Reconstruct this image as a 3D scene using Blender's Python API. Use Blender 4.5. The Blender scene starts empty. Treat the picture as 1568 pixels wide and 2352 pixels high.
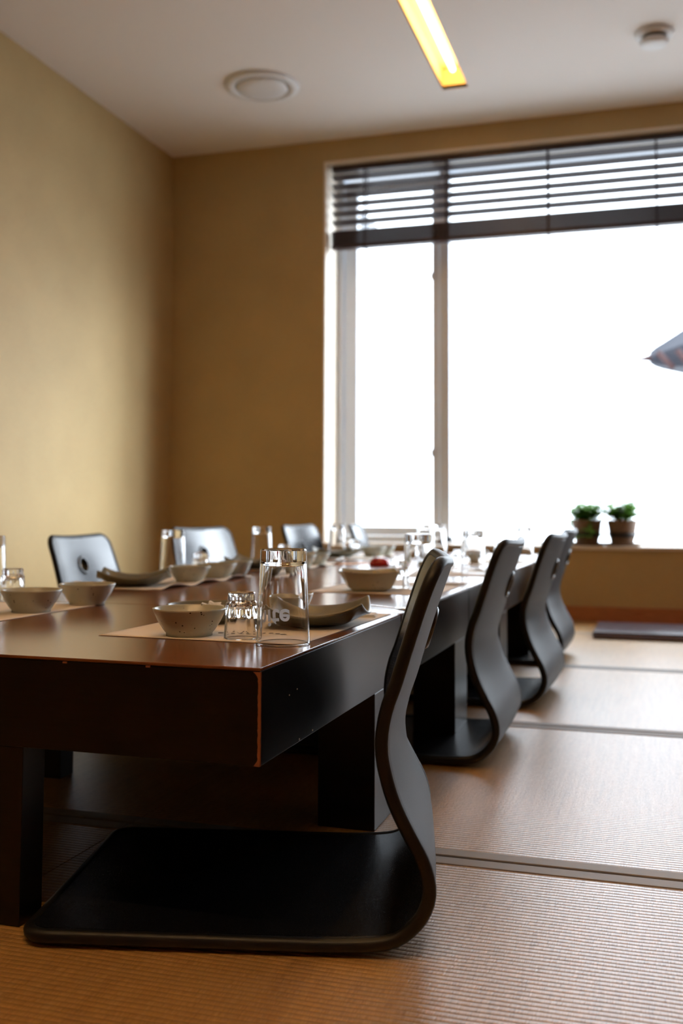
import bpy, bmesh, math, random
from mathutils import Vector, Matrix
R = math.radians
S = bpy.context.scene
COL = S.collection

# ------------------------------------------------------------------ camera, world, light, exposure
EYE = 0.54
cam = bpy.data.cameras.new('camera'); camo = bpy.data.objects.new('camera', cam); COL.objects.link(camo)
yaw, pit, rol, F, SHY = 3.01900669e-01, 6.16312639e-02, 4.10053030e-03, 2333.64697, -143.457
fw = Vector((-math.sin(yaw)*math.cos(pit), math.cos(yaw)*math.cos(pit), math.sin(pit)))
r0 = Vector((math.cos(yaw), math.sin(yaw), 0)); u0 = r0.cross(fw)
r1 = r0*math.cos(rol)+u0*math.sin(rol); u1 = u0*math.cos(rol)-r0*math.sin(rol)
M = Matrix((r1, u1, -fw)).transposed().to_4x4(); M.translation = (0, 0, EYE)
camo.matrix_world = M
cam.sensor_width = 36; cam.sensor_fit = 'AUTO'; cam.lens = F/2352*36; cam.shift_y = SHY/2352
cam.clip_start = 0.02; cam.clip_end = 300
cam.dof.use_dof = True; cam.dof.focus_distance = 1.42; cam.dof.aperture_fstop = 3.9
S.camera = camo
S.view_settings.view_transform = 'Standard'; S.view_settings.look = 'None'
S.view_settings.gamma = 1; S.view_settings.use_curve_mapping = False
S.view_settings.exposure = 0.0
S.cycles.caustics_reflective = True; S.cycles.caustics_refractive = True; S.cycles.blur_glossy = 0.3; S.cycles.sample_clamp_indirect = 12
S.cycles.max_bounces = 12; S.cycles.diffuse_bounces = 6; S.cycles.transparent_max_bounces = 24
S.cycles.use_denoising = True

W = bpy.data.worlds.new('sky'); S.world = W; W.use_nodes = True
wn = W.node_tree.nodes; wb = wn['Background']
def sky():
    # bright hazy overcast, with the veiled sun high to the right of the window
    t = W.node_tree; tc = wn.new('ShaderNodeTexCoord'); d = wn.new('ShaderNodeVectorMath'); d.operation = 'DOT_PRODUCT'
    az, el = R(SUN_AZ), R(SUN_EL); d.inputs[1].default_value = (math.sin(az)*math.cos(el), math.cos(az)*math.cos(el), math.sin(el))
    t.links.new(tc.outputs['Generated'], d.inputs[0])
    mx = wn.new('ShaderNodeMath'); mx.operation = 'MAXIMUM'; t.links.new(d.outputs['Value'], mx.inputs[0]); mx.inputs[1].default_value = 0
    pw = wn.new('ShaderNodeMath'); pw.operation = 'POWER'; t.links.new(mx.outputs[0], pw.inputs[0]); pw.inputs[1].default_value = 16.0
    ma = wn.new('ShaderNodeMath'); ma.operation = 'MULTIPLY_ADD'; t.links.new(pw.outputs[0], ma.inputs[0]); ma.inputs[1].default_value = SKY_SUN; ma.inputs[2].default_value = SKY_BASE
    t.links.new(ma.outputs[0], wb.inputs[1])
SUN_AZ, SUN_EL, SKY_SUN, SKY_BASE = 67, 17, 34.0, 6.3
wb.inputs[0].default_value = (0.88, 0.94, 1.0, 1)
sky()

def portal(name, loc, rot, sx, sy):
    l = bpy.data.lights.new(name, 'AREA'); l.shape = 'RECTANGLE'; l.size = sx; l.size_y = sy
    l.cycles.is_portal = True
    o = bpy.data.objects.new(name, l); COL.objects.link(o); o.location = loc; o.rotation_euler = rot
XR = 2.30            # right wall
portal('window_portal', ((-1.75+2.0)/2, 5.62, 1.43), (R(-90), 0, 0), 3.8, 2.12)

# ------------------------------------------------------------------ material helpers
def mat(name, color=(.5, .5, .5), rough=.5, metal=0, spec=.5, **k):
    m = bpy.data.materials.new(name); m.use_nodes = True
    b = m.node_tree.nodes['Principled BSDF']
    b.inputs['Base Color'].default_value = (*color, 1); b.inputs['Roughness'].default_value = rough
    b.inputs['Metallic'].default_value = metal; b.inputs['Specular IOR Level'].default_value = spec
    for a, v in k.items():
        b.inputs[a.replace('_', ' ')].default_value = v
    return m
class N:
    def __init__(s, m): s.m = m; s.t = m.node_tree; s.b = s.t.nodes['Principled BSDF']
    def n(s, typ, ins=None, **a):
        x = s.t.nodes.new(typ)
        for k, v in a.items(): setattr(x, k, v)
        for k, v in (ins or {}).items():
            if hasattr(v, 'node'): s.t.links.new(v, x.inputs[k])
            else: x.inputs[k].default_value = v
        return x
    def math(s, op, a, b=0.0, c=None):
        x = s.n('ShaderNodeMath', operation=op)
        for i, v in enumerate([a, b] + ([c] if c is not None else [])):
            if hasattr(v, 'node'): s.t.links.new(v, x.inputs[i])
            else: x.inputs[i].default_value = v
        return x.outputs[0]
    def ramp(s, fac, stops):
        x = s.n('ShaderNodeValToRGB', {'Fac': fac})
        e = x.color_ramp.elements
        while len(e) < len(stops): e.new(.5)
        for i, (p, c) in enumerate(stops): e[i].position = p; e[i].color = (*c, 1) if len(c) == 3 else c
        return x.outputs[0]
    def coord(s, scale=(1, 1, 1), which='Object'):
        t = s.n('ShaderNodeTexCoord')
        return s.n('ShaderNodeMapping', {'Vector': t.outputs[which], 'Scale': scale}).outputs[0]
    def noise(s, scale, vec=None, detail=3, rough=.55):
        i = {'Scale': scale, 'Detail': detail, 'Roughness': rough}
        if vec is not None: i['Vector'] = vec
        return s.n('ShaderNodeTexNoise', i).outputs['Fac']
    def set(s, sock, v): s.t.links.new(v, s.b.inputs[sock])
    def bump(s, h, strength=.3, dist=.001):
        s.set('Normal', s.n('ShaderNodeBump', {'Height': h, 'Strength': strength, 'Distance': dist}).outputs[0])

def wallpaper(name, c1, c2):
    m = mat(name, c1, .62); n = N(m)
    v = n.coord()
    a = n.noise(260, n.coord((1, 1, .15))); b = n.noise(260, n.coord((.15, .15, 1))); big = n.noise(3, v, 2)
    s = n.math('ADD', a, b); s2 = n.math('MULTIPLY_ADD', big, .5, n.math('MULTIPLY', s, .38))
    n.set('Base Color', n.ramp(s2, [(.35, c1), (.8, c2)]))
    n.bump(s, .25, .0008)
    return m
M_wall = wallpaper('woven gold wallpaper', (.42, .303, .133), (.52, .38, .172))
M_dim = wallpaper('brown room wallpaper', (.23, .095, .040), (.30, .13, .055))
M_ceil = mat('ceiling paint', (.80, .775, .75), .8)
n = N(M_ceil); n.bump(n.noise(90, n.coord(), 2), .04, .001)
M_reveal = mat('cream reveal paint', (.86, .78, .66), .5)
M_white = mat('white window frame', (.74, .80, .88), .35)
M_sill = mat('sill laminate', (.72, .62, .5), .3)
M_base = mat('reddish baseboard wood', (.42, .15, .055), .35)
n = N(M_base); n.set('Base Color', n.ramp(n.noise(14, n.coord((1, 12, 12)), 4), [(.3, (.32, .11, .035)), (.7, (.46, .18, .065))]))
M_under = mat('subfloor', (.3, .22, .13), .8)

def tatami_mat_material():
    m = mat('woven rush tatami', (.5, .3, .1), .42, spec=.95); n = N(m)
    t = n.n('ShaderNodeTexCoord'); sp = n.n('ShaderNodeSeparateXYZ', {'Vector': t.outputs['Object']})
    X, Y_ = sp.outputs['X'], sp.outputs['Y']
    rib = .0105
    wob = n.math('MULTIPLY', n.math('SUBTRACT', n.noise(9, t.outputs['Object'], 2), .5), .006)
    yr = n.math('ADD', Y_, wob)
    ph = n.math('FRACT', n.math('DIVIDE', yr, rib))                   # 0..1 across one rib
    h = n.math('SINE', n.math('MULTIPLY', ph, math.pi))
    h = n.math('POWER', h, .55)
    row = n.math('FLOOR', n.math('DIVIDE', yr, rib))
    # single rushes crossing the rib
    cx = n.n('ShaderNodeCombineXYZ', {'X': n.math('MULTIPLY', X, 520), 'Y': n.math('MULTIPLY', row, 7.3), 'Z': 0.0})
    rush = n.n('ShaderNodeTexNoise', {'Vector': cx.outputs[0], 'Scale': 1.0, 'Detail': 1.0}).outputs['Fac']
    # warp threads: small dimples every 18 mm, staggered
    st = n.math('FRACT', n.math('ADD', n.math('DIVIDE', X, .0185), n.math('MULTIPLY', row, .5)))
    dim = n.math('SMOOTH_MIN', n.math('MULTIPLY', n.math('ABSOLUTE', n.math('SUBTRACT', st, .5)), 7.0), 1.0, .1)
    H = n.math('ADD', h, n.math('MULTIPLY', rush, .42))
    H = n.math('ADD', H, n.math('MULTIPLY', dim, .10))
    n.bump(H, .85, .0016)
    big = n.noise(2.2, t.outputs['Object'], 4); streak = n.noise(1.0, n.n('ShaderNodeMapping', {'Vector': t.outputs['Object'], 'Scale': (90, 5, 1)}).outputs[0], 3)
    mixv = n.math('ADD', n.math('MULTIPLY', rush, .45), n.math('ADD', n.math('MULTIPLY', streak, .35), n.math('MULTIPLY', big, .2)))
    col = n.ramp(mixv, [(.28, (.33, .165, .04)), (.5, (.53, .30, .085)), (.72, (.68, .43, .17))])
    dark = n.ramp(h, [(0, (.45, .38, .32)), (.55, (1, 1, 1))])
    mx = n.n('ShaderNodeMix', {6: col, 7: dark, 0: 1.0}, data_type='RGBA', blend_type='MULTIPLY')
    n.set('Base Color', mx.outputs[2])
    n.set('Roughness', n.ramp(rush, [(.3, (.30,)*3), (.7, (.44,)*3)]))
    cw = n.math('MULTIPLY', n.math('POWER', h, 1.6), n.math('MULTIPLY_ADD', rush, 2.1, .05)); n.set('Coat Weight', cw); n.b.inputs['Coat Roughness'].default_value = .38; n.b.inputs['Coat IOR'].default_value = 1.6
    return m
M_tatami = tatami_mat_material()
M_border = mat('grey tatami border cloth', (.33, .31, .29), .55)
n = N(M_border); n.bump(n.noise(500, n.coord((1, 3, 1)), 2), .4, .0006)

def wood(name, c1, c2, rough, scale=(1, 1, 1), sc=6, bump=.05, spec=.5, coat=0):
    m = mat(name, c1, rough, spec=spec); n = N(m)
    f = n.noise(sc, n.coord(scale), 5, .6)
    n.set('Base Color', n.ramp(f, [(.3, c1), (.72, c2)])); n.bump(f, bump, .0008)
    if coat: n.b.inputs['Coat Weight'].default_value = coat; n.b.inputs['Coat Roughness'].default_value = .06
    return m
M_top = wood('reddish brown table veneer', (.135, .042, .014), (.24, .085, .028), .17, (1.2, 14, 14), 5, .02, .6)
M_apron = wood('dark brown table laminate', (.0032, .0021, .0019), (.0070, .0042, .0035), .28, (2, 2, 60), 6, .08, .30)
M_chip = mat('bare edging wood', (.30, .105, .05), .7)
M_gap = mat('red brown joint strip', (.10, .022, .012), .5)

M_shell = mat('black moulded chair', (.006, .006, .008), .28, spec=.80)
n = N(M_shell); n.set('Roughness', n.ramp(n.noise(900, n.coord(), 1), [(.3, (.235,)*3), (.7, (.275,)*3)]))
M_back = mat('black matte chair back', (.009, .009, .0105), .46, spec=.30)
n = N(M_back); n.bump(n.noise(420, n.coord(), 2), .3, .0006)
M_trim = mat('black rubber piping', (.007, .007, .0072), .42, spec=.35)
n = N(M_trim); n.bump(n.noise(300, n.coord(), 2), .3, .0006)

def ceramic():
    m = mat('speckled celadon glaze', (.30, .29, .225), .22, spec=.55); n = N(m)
    v = n.coord(); vo = n.n('ShaderNodeTexVoronoi', {'Vector': v, 'Scale': 130.0}); wh = n.noise(45, v, 1)
    spot = n.math('MULTIPLY', n.math('LESS_THAN', vo.outputs['Distance'], .17), n.math('GREATER_THAN', wh, .54))
    base = n.ramp(n.noise(12, v, 3), [(.3, (.40, .415, .345)), (.7, (.50, .51, .43))])
    mx = n.n('ShaderNodeMix', {0: spot, 6: base, 7: (.05, .045, .035, 1)}, data_type='RGBA')
    n.set('Base Color', mx.outputs[2]); return m
M_cer = ceramic()
M_plate = mat('olive grey glazed plate', (.155, .14, .098), .30, spec=.55)
n = N(M_plate); n.set('Base Color', n.ramp(n.noise(30, n.coord(), 4), [(.3, (.125, .122, .088)), (.7, (.185, .18, .13))]))
M_cerrim = mat('pale glazed rim', (.42, .39, .31), .2)
M_glass = mat('clear tumbler glass', (1, 1, 1), .0, **{'Transmission_Weight': 1.0, 'IOR': 1.46})
M_logo = mat('frosted white print', (.75, .78, .80), .6)
_t = M_logo.node_tree; _tr = _t.nodes.new('ShaderNodeBsdfTranslucent'); _tr.inputs[0].default_value = (.92, .95, 1, 1); _mx = _t.nodes.new('ShaderNodeMixShader'); _mx.inputs[0].default_value = .38
_t.links.new(_t.nodes['Principled BSDF'].outputs[0], _mx.inputs[1]); _t.links.new(_tr.outputs[0], _mx.inputs[2]); _t.links.new(_mx.outputs[0], _t.nodes['Material Output'].inputs[0])
M_paper = mat('ivory paper', (.88, .81, .71), .75)
n = N(M_paper); n.bump(n.noise(60, n.coord(), 4), .15, .001)
M_print = mat('dark mat print', (.06, .05, .05), .7)
M_tissue = mat('white tissue', (.85, .86, .85), .8)
M_steel = mat('polished steel', (.72, .71, .69), .18, 1)
M_red = mat('glossy red', (.50, .004, .006), .12, spec=.7)
M_banchan = mat('pickled yellow radish', (.70, .55, .18), .4)
M_blind = wood('dark purple brown slat', (.030, .016, .018), (.055, .030, .032), .32, (3, 40, 40), 4, .03)
M_cord = mat('ladder cord', (.035, .022, .026), .7)
M_plast = mat('white plastic', (.72, .72, .72), .4)
M_slot = mat('dark gap plastic', (.10, .085, .07), .7)
M_leaf = mat('small green leaf', (.085, .22, .035), .4, spec=.5)
n = N(M_leaf); n.set('Base Color', n.ramp(n.noise(18, n.coord(), 2), [(.35, (.05, .15, .025)), (.65, (.17, .34, .07))]))
_t = M_leaf.node_tree; _tr = _t.nodes.new('ShaderNodeBsdfTranslucent'); _tr.inputs[0].default_value = (.30, .62, .10, 1); _mx = _t.nodes.new('ShaderNodeMixShader'); _mx.inputs[0].default_value = .35
_t.links.new(_t.nodes['Principled BSDF'].outputs[0], _mx.inputs[1]); _t.links.new(_tr.outputs[0], _mx.inputs[2]); _t.links.new(_mx.outputs[0], _t.nodes['Material Output'].inputs[0])
M_stem = mat('plant stem', (.10, .17, .04), .6)
M_pot = wood('woven brown basket', (.10, .055, .03), (.24, .14, .08), .7, (1, 1, 9), 30, .5)
M_band = mat('dark basket band', (.018, .012, .012), .6)
M_soil = mat('potting soil', (.035, .022, .015), .9)
M_cush = mat('plum grey cushion vinyl', (.060, .045, .060), .33)
M_cushedge = mat('plum edge painted lit', (.20, .18, .28), .25)  # lavender tone paints the light on the cushion's front edge
M_tile = mat('slate roof tile', (.018, .021, .034), .6)
M_rafter = mat('dark red timber', (.045, .016, .016), .7)
M_conc = mat('dark grey soffit', (.16, .165, .18), .7)
M_ground = mat('pale paving', (.36, .36, .36), .8)

def thin_glass():
    m = bpy.data.materials.new('window pane glass'); m.use_nodes = True; t = m.node_tree
    t.nodes.remove(t.nodes['Principled BSDF']); out = t.nodes['Material Output']
    a = t.nodes.new('ShaderNodeBsdfTransparent'); a.inputs[0].default_value = (.96, .98, 1, 1)
    g = t.nodes.new('ShaderNodeBsdfGlossy'); g.inputs['Roughness'].default_value = .02
    lw = t.nodes.new('ShaderNodeLayerWeight'); lw.inputs[0].default_value = .5
    p5 = t.nodes.new('ShaderNodeMath'); p5.operation = 'POWER'; t.links.new(lw.outputs['Facing'], p5.inputs[0]); p5.inputs[1].default_value = 5
    f = t.nodes.new('ShaderNodeMath'); f.operation = 'MULTIPLY_ADD'; t.links.new(p5.outputs[0], f.inputs[0]); f.inputs[1].default_value = .96; f.inputs[2].default_value = .04
    x = t.nodes.new('ShaderNodeMixShader'); t.links.new(f.outputs[0], x.inputs[0]); t.links.new(a.outputs[0], x.inputs[1]); t.links.new(g.outputs[0], x.inputs[2])
    t.links.new(x.outputs[0], out.inputs[0]); return m
M_pane = thin_glass()
def emit(name, c, s):
    m = bpy.data.materials.new(name); m.use_nodes = True; t = m.node_tree
    t.nodes.remove(t.nodes['Principled BSDF'])
    e = t.nodes.new('ShaderNodeEmission'); e.inputs[0].default_value = (*c, 1); e.inputs[1].default_value = s
    t.links.new(e.outputs[0], t.nodes['Material Output'].inputs[0]); return m
M_tube = emit('warm fluorescent tube', (1, .58, .22), 17.0)
M_filltube = emit('added warm fill tube', (1, .66, .36), 68.0)  # tubes of the added, unseen strip over the camera
M_cove = mat('lamp trough enamel', (.96, .80, .50), .5)

# ------------------------------------------------------------------ mesh helpers
def link(name, bm, m, parent=None, smooth=False, kind=None):
    me = bpy.data.meshes.new(name); bm.normal_update(); bm.to_mesh(me); bm.free()
    for x in (m if isinstance(m, (list, tuple)) else [m]): me.materials.append(x)
    if smooth:
        for p in me.polygons: p.use_smooth = True
    o = bpy.data.objects.new(name, me); COL.objects.link(o)
    if parent: o.parent = parent
    if kind: o['kind'] = kind
    return o
def box(bm, x0, x1, y0, y1, z0, z1, bev=0):
    r = bmesh.ops.create_cube(bm, size=1)
    for v in r['verts']:
        v.co = Vector((x0+(v.co.x+.5)*(x1-x0), y0+(v.co.y+.5)*(y1-y0), z0+(v.co.z+.5)*(z1-z0)))
    if bev:
        es = list({e for v in r['verts'] for e in v.link_edges})
        bmesh.ops.bevel(bm, geom=es, offset=bev, segments=2, profile=.5, affect='EDGES')
def B(*a, bev=0):
    bm = bmesh.new(); box(bm, *a, bev=bev); return bm
def dense(P, step=.004, eps=.00035):
    out = [P[0]]
    for a, b in zip(P, P[1:]):
        L_ = math.hypot(b[0]-a[0], b[1]-a[1])
        if L_ > 4*eps:
            fs = [eps/L_] + [i/math.ceil(L_/step) for i in range(1, math.ceil(L_/step))] + [1-eps/L_]
            out += [(a[0]+(b[0]-a[0])*f, a[1]+(b[1]-a[1])*f) for f in fs]
        out.append(b)
    return out
def lathe(bm, prof, seg=48, c=(0, 0, 0), closed=False):
    rings = []
    for r, z in prof:
        if r < 1e-6: rings.append([bm.verts.new((c[0], c[1], c[2]+z))])
        else: rings.append([bm.verts.new((c[0]+r*math.cos(2*math.pi*i/seg), c[1]+r*math.sin(2*math.pi*i/seg), c[2]+z)) for i in range(seg)])
    pairs = list(zip(rings, rings[1:])) + ([(rings[-1], rings[0])] if closed else [])
    for a, b in pairs:
        for i in range(seg):
            j = (i+1) % seg
            if len(a) == 1 and len(b) == 1: continue
            if len(a) == 1: bm.faces.new((a[0], b[i], b[j]))
            elif len(b) == 1: bm.faces.new((a[i], a[j], b[0]))
            else: bm.faces.new((a[i], a[j], b[j], b[i]))
    bmesh.ops.recalc_face_normals(bm, faces=bm.faces[:])
def tube(bm, pts, rad, seg=8, closed=False, flat=None):
    n = len(pts); rings = []; up = None
    for i, p in enumerate(pts):
        p = Vector(p)
        if closed: d = Vector(pts[(i+1) % n])-Vector(pts[i-1])
        else: d = Vector(pts[min(i+1, n-1)])-Vector(pts[max(i-1, 0)])
        d.normalize()
        if up is None:
            up = Vector((0, 0, 1)) if abs(d.z) < .9 else Vector((1, 0, 0))
        a = (up - d*up.dot(d)).normalized(); b = d.cross(a); up = a
        r = rad[i] if isinstance(rad, (list, tuple)) else rad
        rings.append([bm.verts.new(p + a*math.cos(2*math.pi*k/seg)*r + b*math.sin(2*math.pi*k/seg)*r) for k in range(seg)])
    prs = list(zip(rings, rings[1:]))
    for a, b in prs:
        for k in range(seg): bm.faces.new((a[k], a[(k+1) % seg], b[(k+1) % seg], b[k]))
    if closed:
        a, b = rings[-1], rings[0]
        off = min(range(seg), key=lambda o: (a[0].co-b[o].co).length)
        for k in range(seg): bm.faces.new((a[k], a[(k+1) % seg], b[(k+1+off) % seg], b[(k+off) % seg]))
    else:
        bm.faces.new(rings[0][::-1]); bm.faces.new(rings[-1])
    bmesh.ops.recalc_face_normals(bm, faces=bm.faces[:])
def empty(name, loc, rz=0):
    o = bpy.data.objects.new(name, None); COL.objects.link(o); o.location = loc; o.rotation_euler = (0, 0, rz); o.empty_display_size = .05
    return o
def tag(o, label=None, cat=None, group=None, kind=None):
    if label: o['label'] = label
    if cat: o['category'] = cat
    if group: o['group'] = group
    if kind: o['kind'] = kind
    return o
def kids(o): return [c for c in COL.objects if c.parent == o]
def copy_tree(o, parent=None):
    c = o.copy(); COL.objects.link(c); c.parent = parent
    if parent: c.matrix_parent_inverse = o.matrix_parent_inverse.copy()
    for ch in kids(o): copy_tree(ch, c)
    return c
def place(proto, first, loc, rz, label):
    o = proto if first else copy_tree(proto)
    o.location = loc; o.rotation_euler = (0, 0, rz); o['label'] = label
    return o

# ------------------------------------------------------------------ room
XL, YB, ZC, YN = -2.685, 5.28, 2.611, -2.6
WX0, WX1, WZ0, WZ1, YO = -1.752, 2.0, .375, 2.478, 5.70
link('floor', B(XL-.1, XR+.1, YN-.1, YO, -.12, -.05), M_under, kind='structure')
link('wall_left', B(XL-.12, XL, YN-.1, YO, -.05, ZC+.3), M_wall, kind='structure')
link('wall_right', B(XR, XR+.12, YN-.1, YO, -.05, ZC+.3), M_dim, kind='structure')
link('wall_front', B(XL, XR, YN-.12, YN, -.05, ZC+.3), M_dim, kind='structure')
bm = bmesh.new()
box(bm, XL, WX0, YB, YO, -.05, ZC+.3); box(bm, WX1, XR, YB, YO, -.05, ZC+.3)
box(bm, WX0, WX1, YB, YO, -.05, WZ0-.02); box(bm, WX0, WX1, YB, YO, WZ1+.012, ZC+.3)
link('wall_back', bm, M_wall, kind='structure')
# ceiling with the long lamp slot
SX0, SX1, SY0, SY1 = -.981, -.856, .6, 4.795
bm = bmesh.new()
box(bm, XL, SX0, SY0, YB, ZC, ZC+.02); box(bm, SX1, XR, SY0, YB, ZC, ZC+.02)
box(bm, XL, XR, .3125, SY0, ZC, ZC+.02); box(bm, XL, XR, YN, .1875, ZC, ZC+.02); box(bm, XL, -1.6, .1875, .3125, ZC, ZC+.02); box(bm, 1.0, XR, .1875, .3125, ZC, ZC+.02); box(bm, SX0, SX1, SY1, YB, ZC, ZC+.02)
link('ceiling', bm, M_ceil, kind='structure')
link('ceiling.001', B(XL-.1, XR+.1, YN-.1, YO, ZC+.3, ZC+.34), M_under, kind='structure')
link('baseboard_back', B(XL, XR, YB-.012, YB, 0, .073, bev=.002), M_base, kind='structure')
link('baseboard_left', B(XL, XL+.012, YN, YB-.012, 0, .073, bev=.002), M_base, kind='structure')
# reveal lining
t = .012
bm = bmesh.new()
box(bm, WX0, WX0+t, YB-.004, 5.50, WZ0, WZ1); box(bm, WX0, WX1, YB-.004, 5.50, WZ1, WZ1+t)
link('trim_1', bm, M_reveal, kind='structure')
link('trim_2', B(WX0, WX1, YB-.012, 5.52, WZ0-.02, WZ0-.001, bev=.003), M_sill, kind='structure')
# window: fixed frame, left sash, big pane
w1 = empty('window_1', (-.0, 5.5, WZ0)); w1['kind'] = 'structure'
bm = bmesh.new(); y0, y1 = 5.50, 5.58
box(bm, WX0, -1.705, y0, y1, WZ0, WZ1, bev=.003); box(bm, -1.145, -1.090, y0, y1, WZ0, WZ1, bev=.003)
box(bm, WX0, WX1, y0, y1, WZ1-.022, WZ1, bev=.003); box(bm, WX0, -1.09, y0, y1, WZ0, WZ0+.035, bev=.003)
box(bm, -1.09, WX1, y0+.02, y1, WZ0, WZ0+.012); box(bm, 1.55, 1.62, y0, y1, WZ0, WZ1, bev=.003); box(bm, WX1-.05, WX1, y0, y1, WZ0, WZ1)
def wpart(name, bm, m):
    o = link(name, bm, m, w1); o.matrix_parent_inverse = Matrix.Translation((0, -5.5, -WZ0)); return o
wpart('window_frame', bm, M_white)
bm = bmesh.new(); y0, y1 = 5.515, 5.56
box(bm, -1.700, -1.627, y0, y1, WZ0+.037, WZ1-.052, bev=.004); box(bm, -1.190, -1.150, y0, y1, WZ0+.037, WZ1-.052, bev=.004)
box(bm, -1.627, -1.190, y0, y1, WZ0+.037, WZ0+.085, bev=.004); box(bm, -1.627, -1.190, y0, y1, WZ1-.10, WZ1-.052, bev=.004)
wpart('sash', bm, M_white)
bm = bmesh.new()
for zz in (.87, 1.86): box(bm, -1.196, -1.184, 5.500, 5.515, zz-.02, zz+.02, bev=.003)
wpart('hinge', bm, M_white)
wpart('pane', B(-1.627, -1.19, 5.535, 5.539, WZ0+.085, WZ1-.10), M_pane)
wpart('pane', B(-1.09, 1.55, 5.545, 5.549, WZ0+.012, WZ1-.022), M_pane)
wpart('pane', B(1.62, WX1-.05, 5.545, 5.549, WZ0+.035, WZ1-.022), M_pane)

# tatami mats
def tatami(x0, x1, y0, y1, label):
    o = empty('tatami_mat', ((x0+x1)/2, (y0+y1)/2, -.05)); w, d = x1-x0-.002, y1-y0-.002
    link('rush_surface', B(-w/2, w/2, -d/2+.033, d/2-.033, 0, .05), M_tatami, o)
    for s in (-1, 1):
        ya, yb = sorted((s*(d/2-.003), s*(d/2-.034)))
        link('cloth_border', B(-w/2, w/2, ya, yb, 0, .0515, bev=.0015), M_border, o)
    tag(o, label, 'tatami mat', 'tatami mats covering the floor'); return o
ys = [.565-1.045, .565, 1.610, 2.655, 3.705, 4.5]
ys = [-2.6, -1.525, -.48, .565, 1.610, 2.655, 3.705, 4.755]
names = {3: ['woven straw floor mat in the foreground under the nearest black chair', 'straw floor mat under the open left half of the nearest table'],
         4: ['pale woven floor mat right of the table between the first and second cloth seams', 'shaded straw floor mat under the left side of the tables behind the first seam'],
         5: ['pale floor mat right of the table between the second and third cloth seams', 'hidden straw floor mat left of the tables between the second and third seams'],
         6: ['farthest floor mat, in front of the window wall and under the flat dark cushion', 'straw floor mat in the far left corner below the left chairs']}
for i in range(3, 7):
    tatami(-.88, 1.0, ys[i], ys[i+1], names[i][0]); tatami(-2.67, -.88, ys[i], ys[i+1], names[i][1])
bm = bmesh.new(); box(bm, XL, XR, ys[7], YB, -.05, 0); box(bm, 1.0, XR, YN, ys[7], -.05, 0); box(bm, XL, 1.0, YN, ys[3], -.05, 0)
link('trim_3', bm, M_tatami, kind='structure')

# ------------------------------------------------------------------ tables
TX0, TX1, TZ, TB = -1.43, -.465, .35, .231
def table(y0, y1, label, first=False, group='low tables pushed together in one row'):
    o = empty('low_table', ((TX0+TX1)/2, (y0+y1)/2, 0)); hx, hy = (TX1-TX0)/2, (y1-y0)/2 - .0008
    bm = B(-hx, hx, -hy, hy, TZ-.004, TZ, bev=.0012); link('tabletop', bm, M_top, o)
    link('apron', B(-hx+.0012, hx-.0012, -hy+.0012, hy-.0012, TB, TZ-.0042, bev=.001), M_apron, o)
    L = [(hx-.103, hx-.0014, hy-.185, hy-.03), (-.80-.15-(TX0+TX1)/2, -.80-(TX0+TX1)/2, -hy+.004, -hy+.055),
         (-hx+.0014, -hx+.103, -hy+.03, -hy+.185), (-.3325, -.2125, hy-.055, hy-.006)]
    if not first: L[1] = (-hx+.0014, -hx+.103, hy-.185, hy-.03)
    for a, b, c, d in L: link('leg', B(a, b, c, d, 0.0005, TB-.0002, bev=.0012), M_apron, o)
    if first:
        rnd = random.Random(5); bm = bmesh.new()
        N_ = 40; zs = [TB+.001+(TZ-.005-TB-.001)*i/N_ for i in range(N_+1)]
        prev = None; px, py = hx+.0004, -hy-.0004
        for i, z in enumerate(zs):
            w = .0036+.0008*rnd.random()
            f = (z-TB)/(TZ-TB)
            if f > .90: w += (f-.90)*.11
            if f < .06: w += (.06-f)*.09
            q = [bm.verts.new((px-w, py+.0012, z)), bm.verts.new((px-w*.8, py-.0003, z)), bm.verts.new((px-.0006, py-.0003, z)), bm.verts.new((px+.0002, py+.0008+.0015*rnd.random(), z)), bm.verts.new((px-.002, py+.004, z))]
            if prev:
                for k in range(5): bm.faces.new((prev[k], prev[(k+1) % 5], q[(k+1) % 5], q[k]))
            else: bm.faces.new(q[::-1])
            prev = q
        bm.faces.new(prev); bmesh.ops.recalc_face_normals(bm, faces=bm.faces[:])
        c = link('worn_corner', bm, M_chip, o); c['label'] = 'bare orange wood where the edging has worn off'
        for (x, z) in [(.21, TZ-.006), (.33, TZ-.0055)]:
            link('edge_nick', B(x-.003, x+.003, -hy-.0006, -hy+.002, z-.001, z+.0012), M_chip, o)
        for (y, z, s) in [(-hy+.105, .300, .0009), (-hy+.135, .303, .0009), (-hy+.145, .2345, .0013), (-hy+.20, .2355, .001)]:
            link('scratch', B(hx-.002, hx-.0006, y-s, y+s, z-s, z+s), M_tissue, o)
    else:
        pass
    tag(o, label, 'low table', group)
table(1.165, 1.880, 'nearest low table with dark sides, glossy brown top and a worn orange front corner', True)
table(1.882, 2.597, 'second low table in the row, directly behind the one with the worn corner')
table(2.599, 3.314, 'third low table in the row, beside the second empty black chair on the right')
table(3.316, 4.031, 'fourth low table in the row, carrying the small red dome at its near edge')
table(4.033, 4.748, 'farthest low table in the row, ending in front of the window')
link('trim_4', B(TX1-.0004, TX1+.0004, 1.8785, 1.8835, TB+.002, TZ-.004), M_gap, kind='structure')
bpy.data.objects['trim_4'].name = 'joint_strip'
js = bpy.data.objects['joint_strip']; del js['kind']
tb = [o for o in COL.objects if o.name.startswith('low_table')][0]
js.parent = tb; js.matrix_parent_inverse = Matrix.Translation(-tb.location); js['label'] = 'thin red brown strip at the table joint'

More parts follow.
